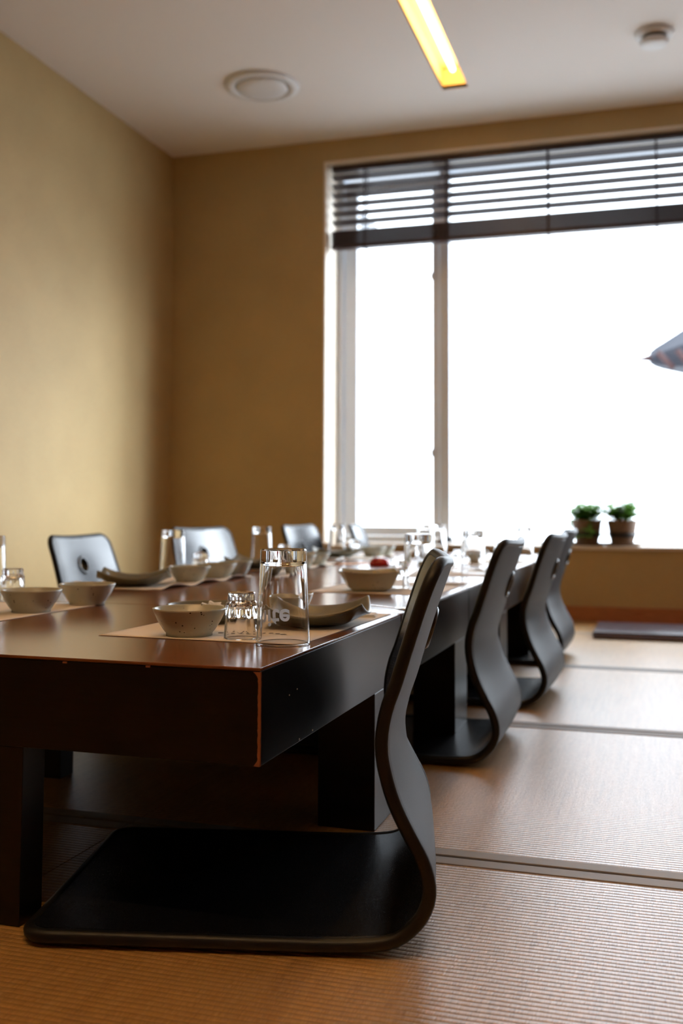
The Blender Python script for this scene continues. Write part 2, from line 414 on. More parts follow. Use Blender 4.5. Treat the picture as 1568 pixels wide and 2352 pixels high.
# ------------------------------------------------------------------ legless chair
PROF = [(-.028, .010), (.0, .009), (.10, .009), (.22, .009), (.32, .009), (.378, .010), (.431, .016), (.462, .038), (.476, .062), (.479, .085), (.472, .115), (.457, .15),
        (.445, .185), (.439, .22), (.438, .253), (.446, .29), (.456, .318), (.469, .362), (.484, .410), (.498, .450), (.505, .470)]
def catmull(P, n):
    out = []
    for i in range(len(P)-1):
        p = [Vector(P[max(0, min(len(P)-1, i+k))]) for k in (-1, 0, 1, 2)]
        for j in range(n):
            t_ = j/n
            out.append(.5*((2*p[1])+(-p[0]+p[2])*t_+(2*p[0]-5*p[1]+4*p[2]-p[3])*t_*t_+(-p[0]+3*p[1]-3*p[2]+p[3])*t_**3))
    out.append(Vector(P[-1])); return out
DENSE = catmull(PROF, 12)
ARC = [0]
for a, b in zip(DENSE, DENSE[1:]): ARC.append(ARC[-1]+(b-a).length)
LEN = ARC[-1]
def prof_at(s):
    s = max(0, min(LEN, s)); import bisect
    i = min(max(bisect.bisect_right(ARC, s)-1, 0), len(DENSE)-2)
    f = (s-ARC[i])/max(1e-9, ARC[i+1]-ARC[i]); p = DENSE[i].lerp(DENSE[i+1], f); d = (DENSE[i+1]-DENSE[i]).normalized()
    return p, d
UC = .225
def smooth(a, b, x):
    t_ = max(0, min(1, (x-a)/(b-a))); return t_*t_*(3-2*t_)
def shell_pt(s, t_, lift=0):      # s along the bend, t_ across in metres
    p, d = prof_at(s); nx, nz = -d.y, d.x          # sitter side normal
    z = p.y
    back = smooth(.10, .30, z)
    c = .024*back*(t_/.2)**2 + .003*(1-back)*(abs(t_)/.2)**3
    c += lift
    return Vector((p.x-UC+nx*c, t_, p.y+nz*c))
def half(s):
    p, d = prof_at(s)
    w = .205 - .020*smooth(.12, .49, p.y) - .006*smooth(.3, .0, abs(p.y-.2)/1.0)*0
    rc = .028 if s < LEN/2 else .038
    e = min(s, LEN-s)
    if e < rc: w = w-rc+math.sqrt(max(0, rc*rc-(rc-e)**2))
    return w
def make_chair():
    o = empty('legless_chair', (0, 0, 0))
    HS, HR, NT = LEN-.098, .019, 44
    ss = []; s = 0
    # rows: fine near ends
    k = [0, .001, .004, .009, .016, .025, .036]
    ss = k + [.045+(LEN-.09)*i/80 for i in range(81)] + [LEN-x for x in k[::-1]]
    bm = bmesh.new(); grid = []; h = .021
    for s in ss:
        row = []
        for j in range(NT+1):
            u = -1+2*j/NT; t_ = u*half(s); s2, t2 = s, t_
            a, b = s-HS, t_
            li = max(abs(a), abs(b)); l2 = math.hypot(a, b)
            if 1e-6 < li < 3*h:
                q = smooth(3*h, h, li) if li > h else 1
                kf = (1-q)+q*(li/l2); a2, b2 = a*kf, b*kf
                s2, t2 = HS+a2, b2
            row.append((bm.verts.new(shell_pt(s2, t2)), li))
        grid.append(row)
    for i in range(len(grid)-1):
        for j in range(NT):
            q = [grid[i][j], grid[i][j+1], grid[i+1][j+1], grid[i+1][j]]
            if max(abs((ss[i]+ss[i+1])/2-HS), abs((-1+2*(j+.5)/NT)*half((ss[i]+ss[i+1])/2))) < h: continue
            bm.faces.new([v[0] for v in q])
    loose = [v for v in bm.verts if not v.link_faces]
    bmesh.ops.delete(bm, geom=loose, context='VERTS')
    bmesh.ops.remove_doubles(bm, verts=bm.verts[:], dist=.0002)
    # hole boundary -> clean circle
    ring = []
    for v in bm.verts:
        if v.is_boundary and abs(v.co.y) < .04 and v.co.z > .3: ring.append(v)
    cen = shell_pt(HS, 0); p, d = prof_at(HS); dd = Vector((d.x, 0, d.y)); yy = Vector((0, 1, 0)); nn = Vector((-d.y, 0, d.x))
    for v in ring:
        r_ = v.co-cen; a, b = r_.dot(dd), r_.dot(yy); l = math.hypot(a, b); c = r_.dot(nn)
        v.co = cen + (dd*a+yy*b)*(HR/l) + nn*c
    sh = link('seat_and_back', bm, [M_back, M_shell, M_shell], o, True)
    m = sh.modifiers.new('s', 'SOLIDIFY'); m.thickness = .015; m.offset = 0; m.material_offset = 1; m.material_offset_rim = 2
    m = sh.modifiers.new('b', 'SUBSURF'); m.levels = 1; m.render_levels = 1
    # rolled edge trim
    loop = []
    for i, s in enumerate(ss): loop.append(shell_pt(s, half(s)))
    for j in range(1, 12): loop.append(shell_pt(LEN, half(LEN)*(1-2*j/12)))
    for s in ss[::-1]: loop.append(shell_pt(s, -half(s)))
    for j in range(1, 12): loop.append(shell_pt(0, -half(0)*(1-2*j/12)))
    L2 = [loop[0]]
    for p_ in loop[1:]:
        if (p_-L2[-1]).length > .0035: L2.append(p_)
    if (L2[-1]-L2[0]).length < .0035: L2.pop()
    bm = bmesh.new(); tube(bm, L2, .0088, 12, True)
    link('edge_trim', bm, M_trim, o, True)
    # grip ring around the hole on both faces
    bm = bmesh.new()
    for sg in (1, -1):
        pts = [cen + (dd*math.cos(a_)+yy*math.sin(a_))*(HR+.007) + nn*(sg*.0065) for a_ in [2*math.pi*i/40 for i in range(40)]]
        tube(bm, pts, .0062, 8, True)
    link('grip_ring', bm, M_shell, o, True)
    return o
chair = make_chair(); tag(chair, 'x', 'chair', 'black legless chairs around the tables')
# local +x is the back of the chair; rear direction in world = (cos rz, sin rz)
def chair_at(x, y, rz, label, first=False): return place(chair, first, (x, y, .0005), R(rz), label)
e = Vector((math.cos(R(13.3)), math.sin(R(13.3)))); nv = Vector((-e.y, e.x))
c1 = Vector((-.734, 1.126)) + e*UC + nv*.210
chair_at(c1.x, c1.y, 13.3, 'nearest black legless chair, its seat under the front of the first table', True)
chair_at(-.588, 2.375, 1, 'second black legless chair on the right, between the nearest and third')
chair_at(-.550, 3.07, -1.5, 'third black legless chair on the right, overlapping the farthest right chair')
chair_at(-.580, 3.88, -1, 'farthest black legless chair on the right side, mostly hidden behind the third')
chair_at(-1.525, 2.90, 180+3, 'leftmost black legless chair across the table, tilted, with its grip hole fully showing')
l1 = [o_ for o_ in COL.objects if o_.name.startswith('legless_chair')][-1]; l1.scale = (1, 1, .965)
chair_at(-1.42, 3.52, 180-10, 'left side chair with glaring seat back, standing behind an upturned tumbler left of the window')
chair_at(-1.32, 4.40, 180-4, 'pale glaring chair back left of the window edge, between two upturned tumblers')
chair_at(-1.17, 4.86, 180+8, 'palest, farthest left side chair back, in front of the narrow window pane')

# ------------------------------------------------------------------ tableware
ZT = TZ + .0002
def mat_paper(x0, x1, y0, y1, rz, label, rumple=0):
    nx, ny = 24, 30; bm = bmesh.new(); cx, cy = (x0+x1)/2, (y0+y1)/2; rnd = random.Random(int(x0*1000+y0*77))
    ph = [rnd.random()*6 for _ in range(6)]; g = []
    for i in range(nx+1):
        r_ = []
        for j in range(ny+1):
            u, v = i/nx, j/ny; edge = max(0, abs(u-.5)*2-.72)/.28
            zz = rumple*(.5+.5*math.sin(v*19+ph[0]+3*math.sin(u*5+ph[1])))*edge**1.5*.012
            r_.append(bm.verts.new((x0-cx+(x1-x0)*u, y0-cy+(y1-y0)*v, .0004+zz)))
        g.append(r_)
    for i in range(nx):
        for j in range(ny): bm.faces.new((g[i][j], g[i+1][j], g[i+1][j+1], g[i][j+1]))
    o = link('paper_placemat', bm, M_paper, None, True); o.location = (cx, cy, ZT); o.rotation_euler = (0, 0, R(rz))
    m = o.modifiers.new('s', 'SOLIDIFY'); m.thickness = .0003; m.offset = 1
    return tag(o, label, 'placemat', 'paper placemats on the tables')
mat_paper(-.815, -.485, 1.385, 1.86, 0, 'ivory paper placemat at the front right corner, under the in-focus tumbler').rotation_euler[2] = R(-1.5)
mat_paper(-.800, -.49, 2.30, 2.74, 0, 'ivory paper placemat under the square bowl, on the second table by the right edge')
mat_paper(-.800, -.49, 3.02, 3.46, 0, 'paper placemat on the right table edge, half hidden behind the nearest chair back')
mat_paper(-.800, -.49, 3.82, 4.26, 0, 'farthest paper placemat along the right edge of the tables')
mat_paper(-1.405, -1.085, 1.47, 1.845, 0, 'ivory paper placemat cut by the left edge of the photo, under two bowls')
mat_paper(-1.415, -1.145, 2.22, 2.80, 0, 'rumpled paper placemat in front of the leftmost chair, under a plate and three bowls', 1)
mat_paper(-1.415, -1.12, 3.10, 3.66, 0, 'paper placemat on the left side, behind the in-focus tumbler', .6)
mat_paper(-1.415, -1.11, 3.95, 4.50, 0, 'farthest paper placemat on the left side, near the window pane corner', .6)

ZM = TZ + .0010
def bowl(rt, rb, h):
    bm = bmesh.new(); w = .0028
    P = [(0, .003), (rb*.86, .003), (rb*.90, 0), (rb, 0), (rb*1.0, .004), (rb*1.12, h*.22), (rb+(rt-rb)*.62, h*.55), (rt*.985, h*.93), (rt, h),
         (rt-w*.6, h+.0006), (rt-w*1.3, h-.001), (rb+(rt-rb)*.55, h*.52), (rb*1.0, h*.22), (rb*.7, h*.14), (0, h*.12)]
    lathe(bm, P, 56); return bm
proto = {}
def dish(kind, x, y, label, z=ZM, rz=0, cat='bowl', group='speckled grey green bowls'):
    if kind not in proto:
        P = dict(bowl=(.0565, .0355, .0415), dip=(.050, .033, .040), wide=(.074, .050, .030))[kind]
        o = link('ceramic_bowl' if kind != 'wide' else 'shallow_dish', bowl(*P), M_cer if kind != 'wide' else M_plate, None, True); proto[kind] = o
        tag(o, label, cat, group)
    else: o = proto[kind].copy(); COL.objects.link(o)
    o.location = (x, y, z); o.rotation_euler = (0, 0, R(rz)); o['label'] = label
    o['category'] = cat
    return o
dish('bowl', -.690, 1.434, 'small speckled grey green bowl nearest the camera, left of the shot glass')
dish('wide', -.742, 1.622, 'shallow olive dish holding a crumpled white tissue, behind the nearest speckled bowl', cat='dish', group='shallow olive dishes')
dish('dip', -.655, 1.765, 'small bowl behind the nearest shot glass, only its rim showing', rz=40)
dish('bowl', -1.128, 1.665, 'speckled bowl at the left edge of the photo, front one of the overlapping pair', rz=70)
dish('bowl', -1.115, 1.84, 'speckled bowl right of and behind the bowl at the left photo edge', rz=120)
dish('dip', -1.185, 1.565, 'bowl cut off by the left edge of the photo, a sliver showing', rz=20)
dish('bowl', -1.215, 2.52, 'front bowl of the three overlapping bowls across the table', rz=200)
dish('bowl', -1.215, 2.70, 'middle bowl of the three overlapping bowls across the table', rz=250)
dish('dip', -1.225, 2.86, 'rearmost bowl of the three overlapping bowls across the table', rz=90)
dish('bowl', -1.185, 3.33, 'blurred bowl just right of the in-focus tumbler on the left side', rz=10)
dish('bowl', -1.19, 3.50, 'blurred bowl behind the one right of the in-focus tumbler', rz=60)
dish('bowl', -1.17, 4.22, 'front blurred bowl on the far left placemat', rz=130)
dish('bowl', -1.17, 4.38, 'rear blurred bowl on the far left placemat', rz=170)
dish('dip', -.69, 3.20, 'blurred small bowl on the third table between the red dome and the nearest chair', rz=50)
dish('dip', -.69, 4.00, 'farthest small bowl on the right side of the tables', rz=80)

# tissue
def crumple(name, loc, r, seed, m, label, cat, amp=.5):
    bm = bmesh.new(); bmesh.ops.create_icosphere(bm, subdivisions=3, radius=r); rnd = random.Random(seed)
    for v in bm.verts:
        v.co *= 1+rnd.uniform(-amp, amp*.6); v.co.z *= .6
    o = link(name, bm, m); o.location = loc; return tag(o, label, cat)
crumple('crumpled_tissue', (-.735, 1.617, ZM+.022), .020, 3, M_tissue, 'crumpled white tissue lying in the shallow olive dish', 'tissue')

# squarish plates with raised corners
def square_plate(hw, h, flat, corner):
    bm = bmesh.new(); n_ = 40; g = []
    for i in range(n_+1):
        r_ = []
        for j in range(n_+1):
            u, v = -1+2*i/n_, -1+2*j/n_
            # square to squircle
            m_ = max(abs(u), abs(v)); l_ = math.hypot(u, v) or 1
            k = (1-.30*m_)+.30*m_*(m_/l_)*1.06
            x, y = u*k*hw, v*k*hw
            e = smooth(flat, 1, m_); c = (min(abs(u), abs(v))/max(m_, 1e-6))**2
            z = .006 + e*(h + corner*c*e)
            r_.append(bm.verts.new((x, y, z)))
        g.append(r_)
    for i in range(n_):
        for j in range(n_): bm.faces.new((g[i][j], g[i+1][j], g[i+1][j+1], g[i][j+1]))
    return bm
def plate(kind, x, y, rz, label, cat='plate'):
    if kind not in proto:
        a = dict(sq=(.093, .016, .50, .020), sqbowl=(.074, .040, .60, .005))[kind]
        o = empty('square_plate' if kind == 'sq' else 'square_bowl', (0, 0, 0)); proto[kind] = o
        b = link('dish_body', square_plate(*a), M_plate if kind == 'sq' else M_cer, o, True)
        m = b.modifiers.new('s', 'SOLIDIFY'); m.thickness = .0048; m.offset = 0
        m = b.modifiers.new('b', 'SUBSURF'); m.levels = 1; m.render_levels = 1
        bm = bmesh.new(); r_ = a[0]*a[2]*.95
        lathe(bm, [(r_*.85, .004), (r_*.85, 0), (r_, 0), (r_, .006)], 40, closed=True)
        link('foot_ring', bm, M_plate if kind == 'sq' else M_cer, o, True)
        tag(o, label, cat, 'squarish plates with raised corners' if kind == 'sq' else 'square bowls')
    else: o = copy_tree(proto[kind])
    o.location = (x, y, ZM); o.rotation_euler = (0, 0, R(rz)); o['label'] = label; return o
plate('sq', -.556, 1.640, 12, 'olive grey square plate with raised corners, right behind the in-focus tumbler')
plate('sq', -1.285, 2.345, 25, 'olive square plate left of the three bowls, in front of the leftmost chair')
plate('sq', -1.30, 3.20, 8, 'blurred tan square plate seen just left of the in-focus tumbler rim')
plate('sq', -1.30, 4.10, 30, 'blurred tan square plate below the window edge, in front of the far tumbler')
plate('sqbowl', -.672, 2.39, 20, 'squarish grey green bowl with food scraps, on the second right placemat', 'bowl')
# food in the square bowl
bm = bmesh.new(); rnd = random.Random(2)
for i in range(14):
    a = rnd.uniform(0, 6.28); r_ = rnd.uniform(0, .035); q = Matrix.Translation((r_*math.cos(a), r_*math.sin(a), .028+rnd.uniform(0, .012))) @ Matrix.Rotation(rnd.uniform(0, 3), 4, 'Z') @ Matrix.Rotation(rnd.uniform(-.6, .6), 4, 'X')
    r2 = bmesh.ops.create_cone(bm, cap_ends=True, segments=14, radius1=.013, radius2=.013, depth=.003)
    bmesh.ops.transform(bm, matrix=q, verts=r2['verts'])
o = link('pickle_slices', bm, M_banchan); o.location = (-.672, 2.39, ZM); tag(o, 'yellowish food slices heaped in the squarish bowl', 'food', kind='stuff')

# tumblers (upside down) and shot glasses
def glass_mesh(kind):
    bm = bmesh.new()
    if kind == 'tall':
        H_, rr, rt = .1365, .0395, .0335
        out = [(0, H_-.0015), (rt*.5, H_-.0012), (rt-.006, H_-.0006), (rt-.0015, H_-.0008), (rt, H_-.003), (rt+.0003, H_-.018), (rr-.0012, .02), (rr, .001)]
        inn = [(rr-.0010, 0), (rr-.0021, .001), (rr-.0034, .02), (rt-.0028, H_-.022), (rt-.0040, H_-.0245), (rt-.009, H_-.0262), (0, H_-.0265)]
        lathe(bm, dense(out+inn), 96)
    else:
        H_, rr, rt = .0690, .0262, .0205
        prof = [(0, H_), (rt*.6, H_-.0005), (rt-.0015, H_-.0002), (rt, H_-.002), (rt-.0005, H_-.013), (rt+.0022, H_-.016), (rr-.0022, .030), (rr-.0004, .010), (rr, .001)]
        inn = [(rr-.0012, 0), (rr-.0022, .0012), (rr-.0042, .030), (rt-.0028, H_-.021), (rt-.008, H_-.025), (0, H_-.026)]
        seg = 80; rings = []; cut = len(dense(prof, .003, .0003))
        for k, (r_, z_) in enumerate(dense(prof+inn, .003, .0003)):
            if r_ < 1e-6: rings.append([bm.verts.new((0, 0, z_))]); continue
            row = []
            for i in range(seg):
                a = 2*math.pi*i/seg; am = 0
                if .012 < z_ < H_-.004 and k < cut: am = .0011*math.cos(10*a)*(1 if z_ > .035 else .25)
                row.append(bm.verts.new(((r_+am)*math.cos(a), (r_+am)*math.sin(a), z_)))
            rings.append(row)
        for a, b in zip(rings, rings[1:]):
            for i in range(seg):
                j = (i+1) % seg
                if len(a) == 1: bm.faces.new((a[0], b[i], b[j]))
                elif len(b) == 1: bm.faces.new((a[i], a[j], b[0]))
                else: bm.faces.new((a[i], a[j], b[j], b[i]))
        bmesh.ops.recalc_face_normals(bm, faces=bm.faces[:])
    return bm
def glass(kind, x, y, label, z=ZM, rz=0):
    if kind not in proto:
        o = link('tumbler' if kind == 'tall' else 'shot_glass', glass_mesh(kind), M_glass, None, True); proto[kind] = o
        tag(o, label, 'glass', 'upturned tumblers' if kind == 'tall' else 'upturned shot glasses')
    else: o = proto[kind].copy(); COL.objects.link(o)
    o.location = (x, y, z); o.rotation_euler = (0, 0, R(rz)); o['label'] = label; return o
first_tumbler = glass('tall', -.5215, 1.393, 'in-focus upturned tumbler with frosted lettering at the front right table corner')
glass('shot', -.600, 1.425, 'small upturned shot glass left of the lettered tumbler')
glass('tall', -.576, 2.500, 'upturned tumbler left of the nearest chair back, right of the square bowl')
glass('shot', -.628, 2.508, 'upturned shot glass against the right rim of the squarish bowl')
glass('tall', -.553, 3.16, 'blurred tumbler between the tops of the first and second right chairs')
glass('shot', -.615, 3.26, 'blurred shot glass beside the tumbler between the two nearest right chairs')
glass('tall', -.515, 4.10, 'farthest right tumbler, glinting between the second and third right chair tops')
glass('shot', -.60, 4.05, 'farthest right shot glass, by the tumbler between the second and third chairs')
glass('tall', -1.372, 1.865, 'tumbler cut off by the left edge of the photo, only its side showing')
glass('shot', -1.300, 1.850, 'upturned shot glass at the left edge of the photo behind the bowls')
glass('tall', -1.375, 2.74, 'upturned tumbler in front of the left chair that stands at the wall corner')
glass('shot', -1.285, 2.74, 'upturned shot glass in front of the left chair grip hole, behind the three bowls')
glass('tall', -1.365, 3.42, 'upturned tumbler against the brown back wall, above the lettered tumbler left rim')
glass('shot', -1.325, 3.55, 'blurred shot glass right above the lettered tumbler top')
glass('tall', -1.365, 4.32, 'far upturned tumbler in front of the palest left chair and window edge')
glass('shot', -1.295, 4.36, 'far shot glass in front of the palest left chair back')
glass('tall', -1.02, 4.56, 'far tumbler below the narrow window pane, right of the palest chair')
glass('tall', -.93, 4.42, 'far tumbler beside the window mullion, near the table end')
glass('shot', -.98, 4.20, 'far shot glass in the middle of the farthest table')

# lettering on the first tumbler: far side, upside down (seen through the glass)
cu = bpy.data.curves.new('lettering_font', 'FONT'); cu.body = 'hite'; cu.size = .036; cu.offset = .0009; cu.space_character = 1.02; cu.align_x = 'CENTER'; cu.shear = .1; cu.resolution_u = 5
to = bpy.data.objects.new('tmp_text', cu); COL.objects.link(to)
dg = bpy.context.evaluated_depsgraph_get(); me = bpy.data.meshes.new_from_object(to.evaluated_get(dg)); bpy.data.objects.remove(to)
bm = bmesh.new(); bm.from_mesh(me)
bmesh.ops.triangulate(bm, faces=bm.faces[:]); bmesh.ops.subdivide_edges(bm, edges=[e_ for e_ in bm.edges if e_.calc_length() > .004], cuts=3, use_grid_fill=False)
# direction from glass axis away from the camera
az = math.atan2(1.393, -.5215) + R(27)
for v in bm.verts:
    x, y = v.co.x, v.co.y
    zz = .0445 - y                       # upside down
    rr = .0395-(.0395-.0335)*(zz/.1365)+.00025
    ang = az - x/rr                     # upside down and facing outward: reads left to right from the camera
    v.co = Vector((rr*math.cos(ang), rr*math.sin(ang), zz))
o = link('frosted_lettering', bm, M_logo, first_tumbler); o['label'] = 'frosted white lettering, upside down'

# spoon and folded napkin on the first placemat, more on others
def spoon(x, y, rz, label):
    if 'spoon' not in proto:
        bm = bmesh.new(); n_ = 26; rows = []
        for i in range(n_+1):
            s = i/n_; X_ = -.095+.19*s
            if s < .26: w = .019*math.sqrt(max(0, 1-((s-.13)/.131)**2))+.0006; zc = .006-.005*math.sqrt(max(0, 1-((s-.13)/.131)**2)); dz = .0045
            else: w = .0035+.0035*smooth(.6, 1, s); zc = .006+.006*math.sin((s-.26)/.74*math.pi); dz = 0
            rows.append([bm.verts.new((X_, w*(k/3), zc+dz*(abs(k/3)**2)*(w/.019))) for k in range(-3, 4)])
        for a, b in zip(rows, rows[1:]):
            for k in range(6): bm.faces.new((a[k], b[k], b[k+1], a[k+1]))
        o = link('spoon', bm, M_steel, None, True); m = o.modifiers.new('s', 'SOLIDIFY'); m.thickness = .0014; m.offset = 1; proto['spoon'] = o
        tag(o, label, 'spoon', 'steel spoons')
    else: o = proto['spoon'].copy(); COL.objects.link(o)
    o.location = (x, y, ZM); o.rotation_euler = (0, 0, R(rz)); o['label'] = label; return o
def napkin(x, y, rz, label, w=.05, d=.06):
    bm = bmesh.new()
    for k in range(3): box(bm, -w/2+.001*k, w/2-.0015*k, -d/2+.0012*k, d/2, .0002+.0016*k, .0014+.0016*k, bev=.0005)
    o = link('folded_napkin', bm, M_tissue); o.location = (x, y, ZM); o.rotation_euler = (0, 0, R(rz)); tag(o, label, 'napkin', 'folded white napkins'); return o
napkin(-.515, 1.800, 10, 'small folded white napkin right of the olive square plate, near the table edge', .045, .05)
spoon(-.525, 1.885, 195, 'steel spoon near the table edge, behind the folded napkin beside the square plate')
napkin(-.52, 2.66, -5, 'folded white napkin on the second right placemat, behind the nearest chair back')
spoon(-1.19, 3.83, 100, 'blurred steel spoon on the left side of the fourth table')
napkin(-1.18, 3.02, 15, 'white napkin catching glare, right of the three bowls across the table')
napkin(-.56, 3.38, 4, 'folded napkin on the third right placemat, near the second chair back')
# dark printed marks on the first placemat
bm = bmesh.new(); rnd = random.Random(11)
for (x, y) in [(-.655, 1.475), (-.642, 1.485), (-.628, 1.49), (-.612, 1.49), (-.600, 1.497), (-.585, 1.50), (-.570, 1.497), (-.557, 1.492)]:
    r2 = bmesh.ops.create_circle(bm, cap_ends=True, segments=7, radius=.0045)
    for v in r2['verts']: v.co = Vector((v.co.x*1.2*(1+rnd.uniform(-.3, .3))+x, v.co.y*(1+rnd.uniform(-.3, .3))*1.3+y, ZM+.0003))
pm = [o for o in COL.objects if o.name.startswith('paper_placemat')][0]
o = link('printed_mark', bm, M_print, pm)
bpy.context.view_layer.update(); o.matrix_parent_inverse = pm.matrix_world.inverted(); o['label'] = 'dark printed marks'

# red dome
bm = bmesh.new(); lathe(bm, [(0, .0), (.036, 0), (.038, .003), (.0375, .010), (.033, .020), (.023, .027), (.010, .030), (0, .0305)], 32)
o = link('red_dome', bm, M_red, None, True); o.location = (-.952, 3.52, TZ+.0003); tag(o, 'small glossy red dome in the middle of the tables, above the square bowl', 'red dome')
o = link('orange_sleeve', B(-.03, .03, -.09, .09, 0, .002, bev=.0006), mat('orange paper', (.75, .32, .08), .6)); o.location = (-1.07, 3.62, TZ+.0003); o.rotation_euler = (0, 0, R(-28)); tag(o, 'flat orange paper sleeve left of the small red dome', 'paper sleeve')

# ------------------------------------------------------------------ blind
BX0, BX1, BY = -1.722, 1.96, 5.345
bl = empty('window_blind', (0, BY, WZ1))
def bpart(name, bm, m, par=bl, smooth_=False):
    o = link(name, bm, m, par, smooth_); 
    o.matrix_parent_inverse = Matrix.Translation((0, -BY, -WZ1)) if par == bl else Matrix.Identity(4); return o
bpart('headrail', B(BX0, BX1, BY-.022, BY+.022, WZ1-.034, WZ1-.001, bev=.003), M_blind)
zb = 2.004
bpart('bottom_rail', B(BX0, BX1, BY-.027, BY+.027, zb, zb+.022, bev=.004), M_blind)
def slat(z, tilt=0.0):
    bm = bmesh.new(); n_ = 8; a = []
    for k in range(n_+1):
        y = -.025+.05*k/n_; c = .0022*(1-(y/.025)**2)
        a.append((bm.verts.new((BX0, BY+y, z+c-tilt*y)), bm.verts.new((BX1, BY+y, z+c-tilt*y)), bm.verts.new((BX1, BY+y, z+c-tilt*y+.0028)), bm.verts.new((BX0, BY+y, z+c-tilt*y+.0028))))
    for p, q in zip(a, a[1:]):
        for i in range(4): bm.faces.new((p[i], p[(i+1) % 4], q[(i+1) % 4], q[i]))
    bm.faces.new(a[0]); bm.faces.new(a[-1][::-1]); bmesh.ops.recalc_face_normals(bm, faces=bm.faces[:]); return bm
for k in range(17): bpart('slat', slat(zb+.0225+.0048*k), M_blind)
zt = zb+.0225+.0048*16
for k in range(1, 7): bpart('slat', slat(zt+.0515*k, .36), M_blind)
for xc in (-1.53, -1.07, -.53, .015, .56, 1.1, 1.65):
    bm = bmesh.new()
    for yy_ in (-.0285, .0285): box(bm, xc-.004, xc+.004, BY+yy_-.0008, BY+yy_+.0008, zb-.003, WZ1-.03)
    box(bm, xc-.006, xc+.006, BY-.029, BY+.029, zb-.003, zb-.001)
    bpart('ladder_tape', bm, M_cord)
tag(bl, 'dark wooden slatted blind half drawn up across the top of the window', 'blind')

# ------------------------------------------------------------------ ceiling things
def strip_lamp(SX0, SX1, SY0, SY1, label, tm):
    lamp = empty('ceiling_lamp', ((SX0+SX1)/2, (SY0+SY1)/2, ZC))
    def lpart(name, bm, m, sm=False):
        o = link(name, bm, m, lamp, sm); o.matrix_parent_inverse = Matrix.Translation((-(SX0+SX1)/2, -(SY0+SY1)/2, -ZC)); return o
    bm = bmesh.new(); D = .10
    box(bm, SX0-.004, SX0, SY0, SY1, ZC+.001, ZC+D); box(bm, SX1, SX1+.004, SY0, SY1, ZC+.001, ZC+D)
    box(bm, SX0, SX1, SY0, SY1, ZC+D, ZC+D+.004); box(bm, SX0, SX1, SY1, SY1+.004, ZC+.001, ZC+D); box(bm, SX0, SX1, SY0-.004, SY0, ZC+.001, ZC+D)
    lpart('trough', bm, M_cove)
    yc = SY1-.06
    while yc-1.18 > SY0:
        bm = bmesh.new(); tube(bm, [((SX0+SX1)/2, yc, ZC+.07), ((SX0+SX1)/2, yc-1.16, ZC+.07)], .013, 16); lpart('lamp_tube', bm, tm, True)
        yc -= 1.24
    return tag(lamp, label, 'lamp')
strip_lamp(SX0, SX1, SY0, SY1, 'long narrow recessed strip lamp glowing warm yellow in the ceiling', M_tube)
cross = strip_lamp(-.0625, .0625, -1.3, 1.3, 'unseen strip lamp added above the camera to warm the foreground', M_filltube)  # unseen lamp added for warm foreground light; slot direction spares the back wall
cross.location = (-.3, .25, ZC); cross.rotation_euler = (0, 0, R(90))

v = empty('ceiling_vent', (-1.812, 4.492, ZC))
bm = bmesh.new(); lathe(bm, [(.128, 0), (.128, -.010), (.150, -.020), (.178, -.012), (.183, 0)], 64, closed=True); link('ring', bm, M_plast, v, True)
bm = bmesh.new(); lathe(bm, [(0, -.006), (.122, -.006), (.125, -.014), (.118, -.022), (.06, -.024), (0, -.024)], 64); link('disc', bm, M_plast, v, True)
bm = bmesh.new(); lathe(bm, [(0, -.001), (.129, -.001), (.129, -.005), (0, -.005)], 48); link('backing', bm, M_slot, v)
tag(v, 'round white ceiling vent disc near the left corner of the room', 'ceiling vent')
d_ = empty('smoke_detector', (.012, 4.47, ZC))
bm = bmesh.new(); lathe(bm, [(0, 0), (.080, 0), (.083, -.006), (.079, -.017), (.066, -.020), (0, -.020)], 48); link('mounting_base', bm, M_plast, d_, True)
bm = bmesh.new(); lathe(bm, [(.050, -.0201), (.050, -.030), (.044, -.034), (0, -.034)], 48); link('sensor_slot', bm, M_slot, d_, True)
bm = bmesh.new(); lathe(bm, [(.0, -.0345), (.058, -.0345), (.063, -.042), (.058, -.054), (.03, -.058), (0, -.058)], 48); link('sensor_cap', bm, M_plast, d_, True)
tag(d_, 'round white smoke detector on the ceiling at the upper right', 'smoke detector')

# ------------------------------------------------------------------ cushion by the window wall
cu_ = empty('floor_cushion', (.62, 4.76, .0016))
bm = bmesh.new(); box(bm, -.90, .90, -.215, .215, 0.001, .030, bev=.010); link('cushion_pad', bm, M_cush, cu_, True)
bm = bmesh.new(); tube(bm, [(-.895, -.212, .010), (.895, -.212, .010), (.895, .212, .010), (-.895, .212, .010)], .009, 8, True); link('piping', bm, M_cushedge, cu_, True)  # tube lighter than the pad, painted to look like a lit edge
tag(cu_, 'long flat plum grey floor cushion lying in front of the wall below the window', 'floor cushion')

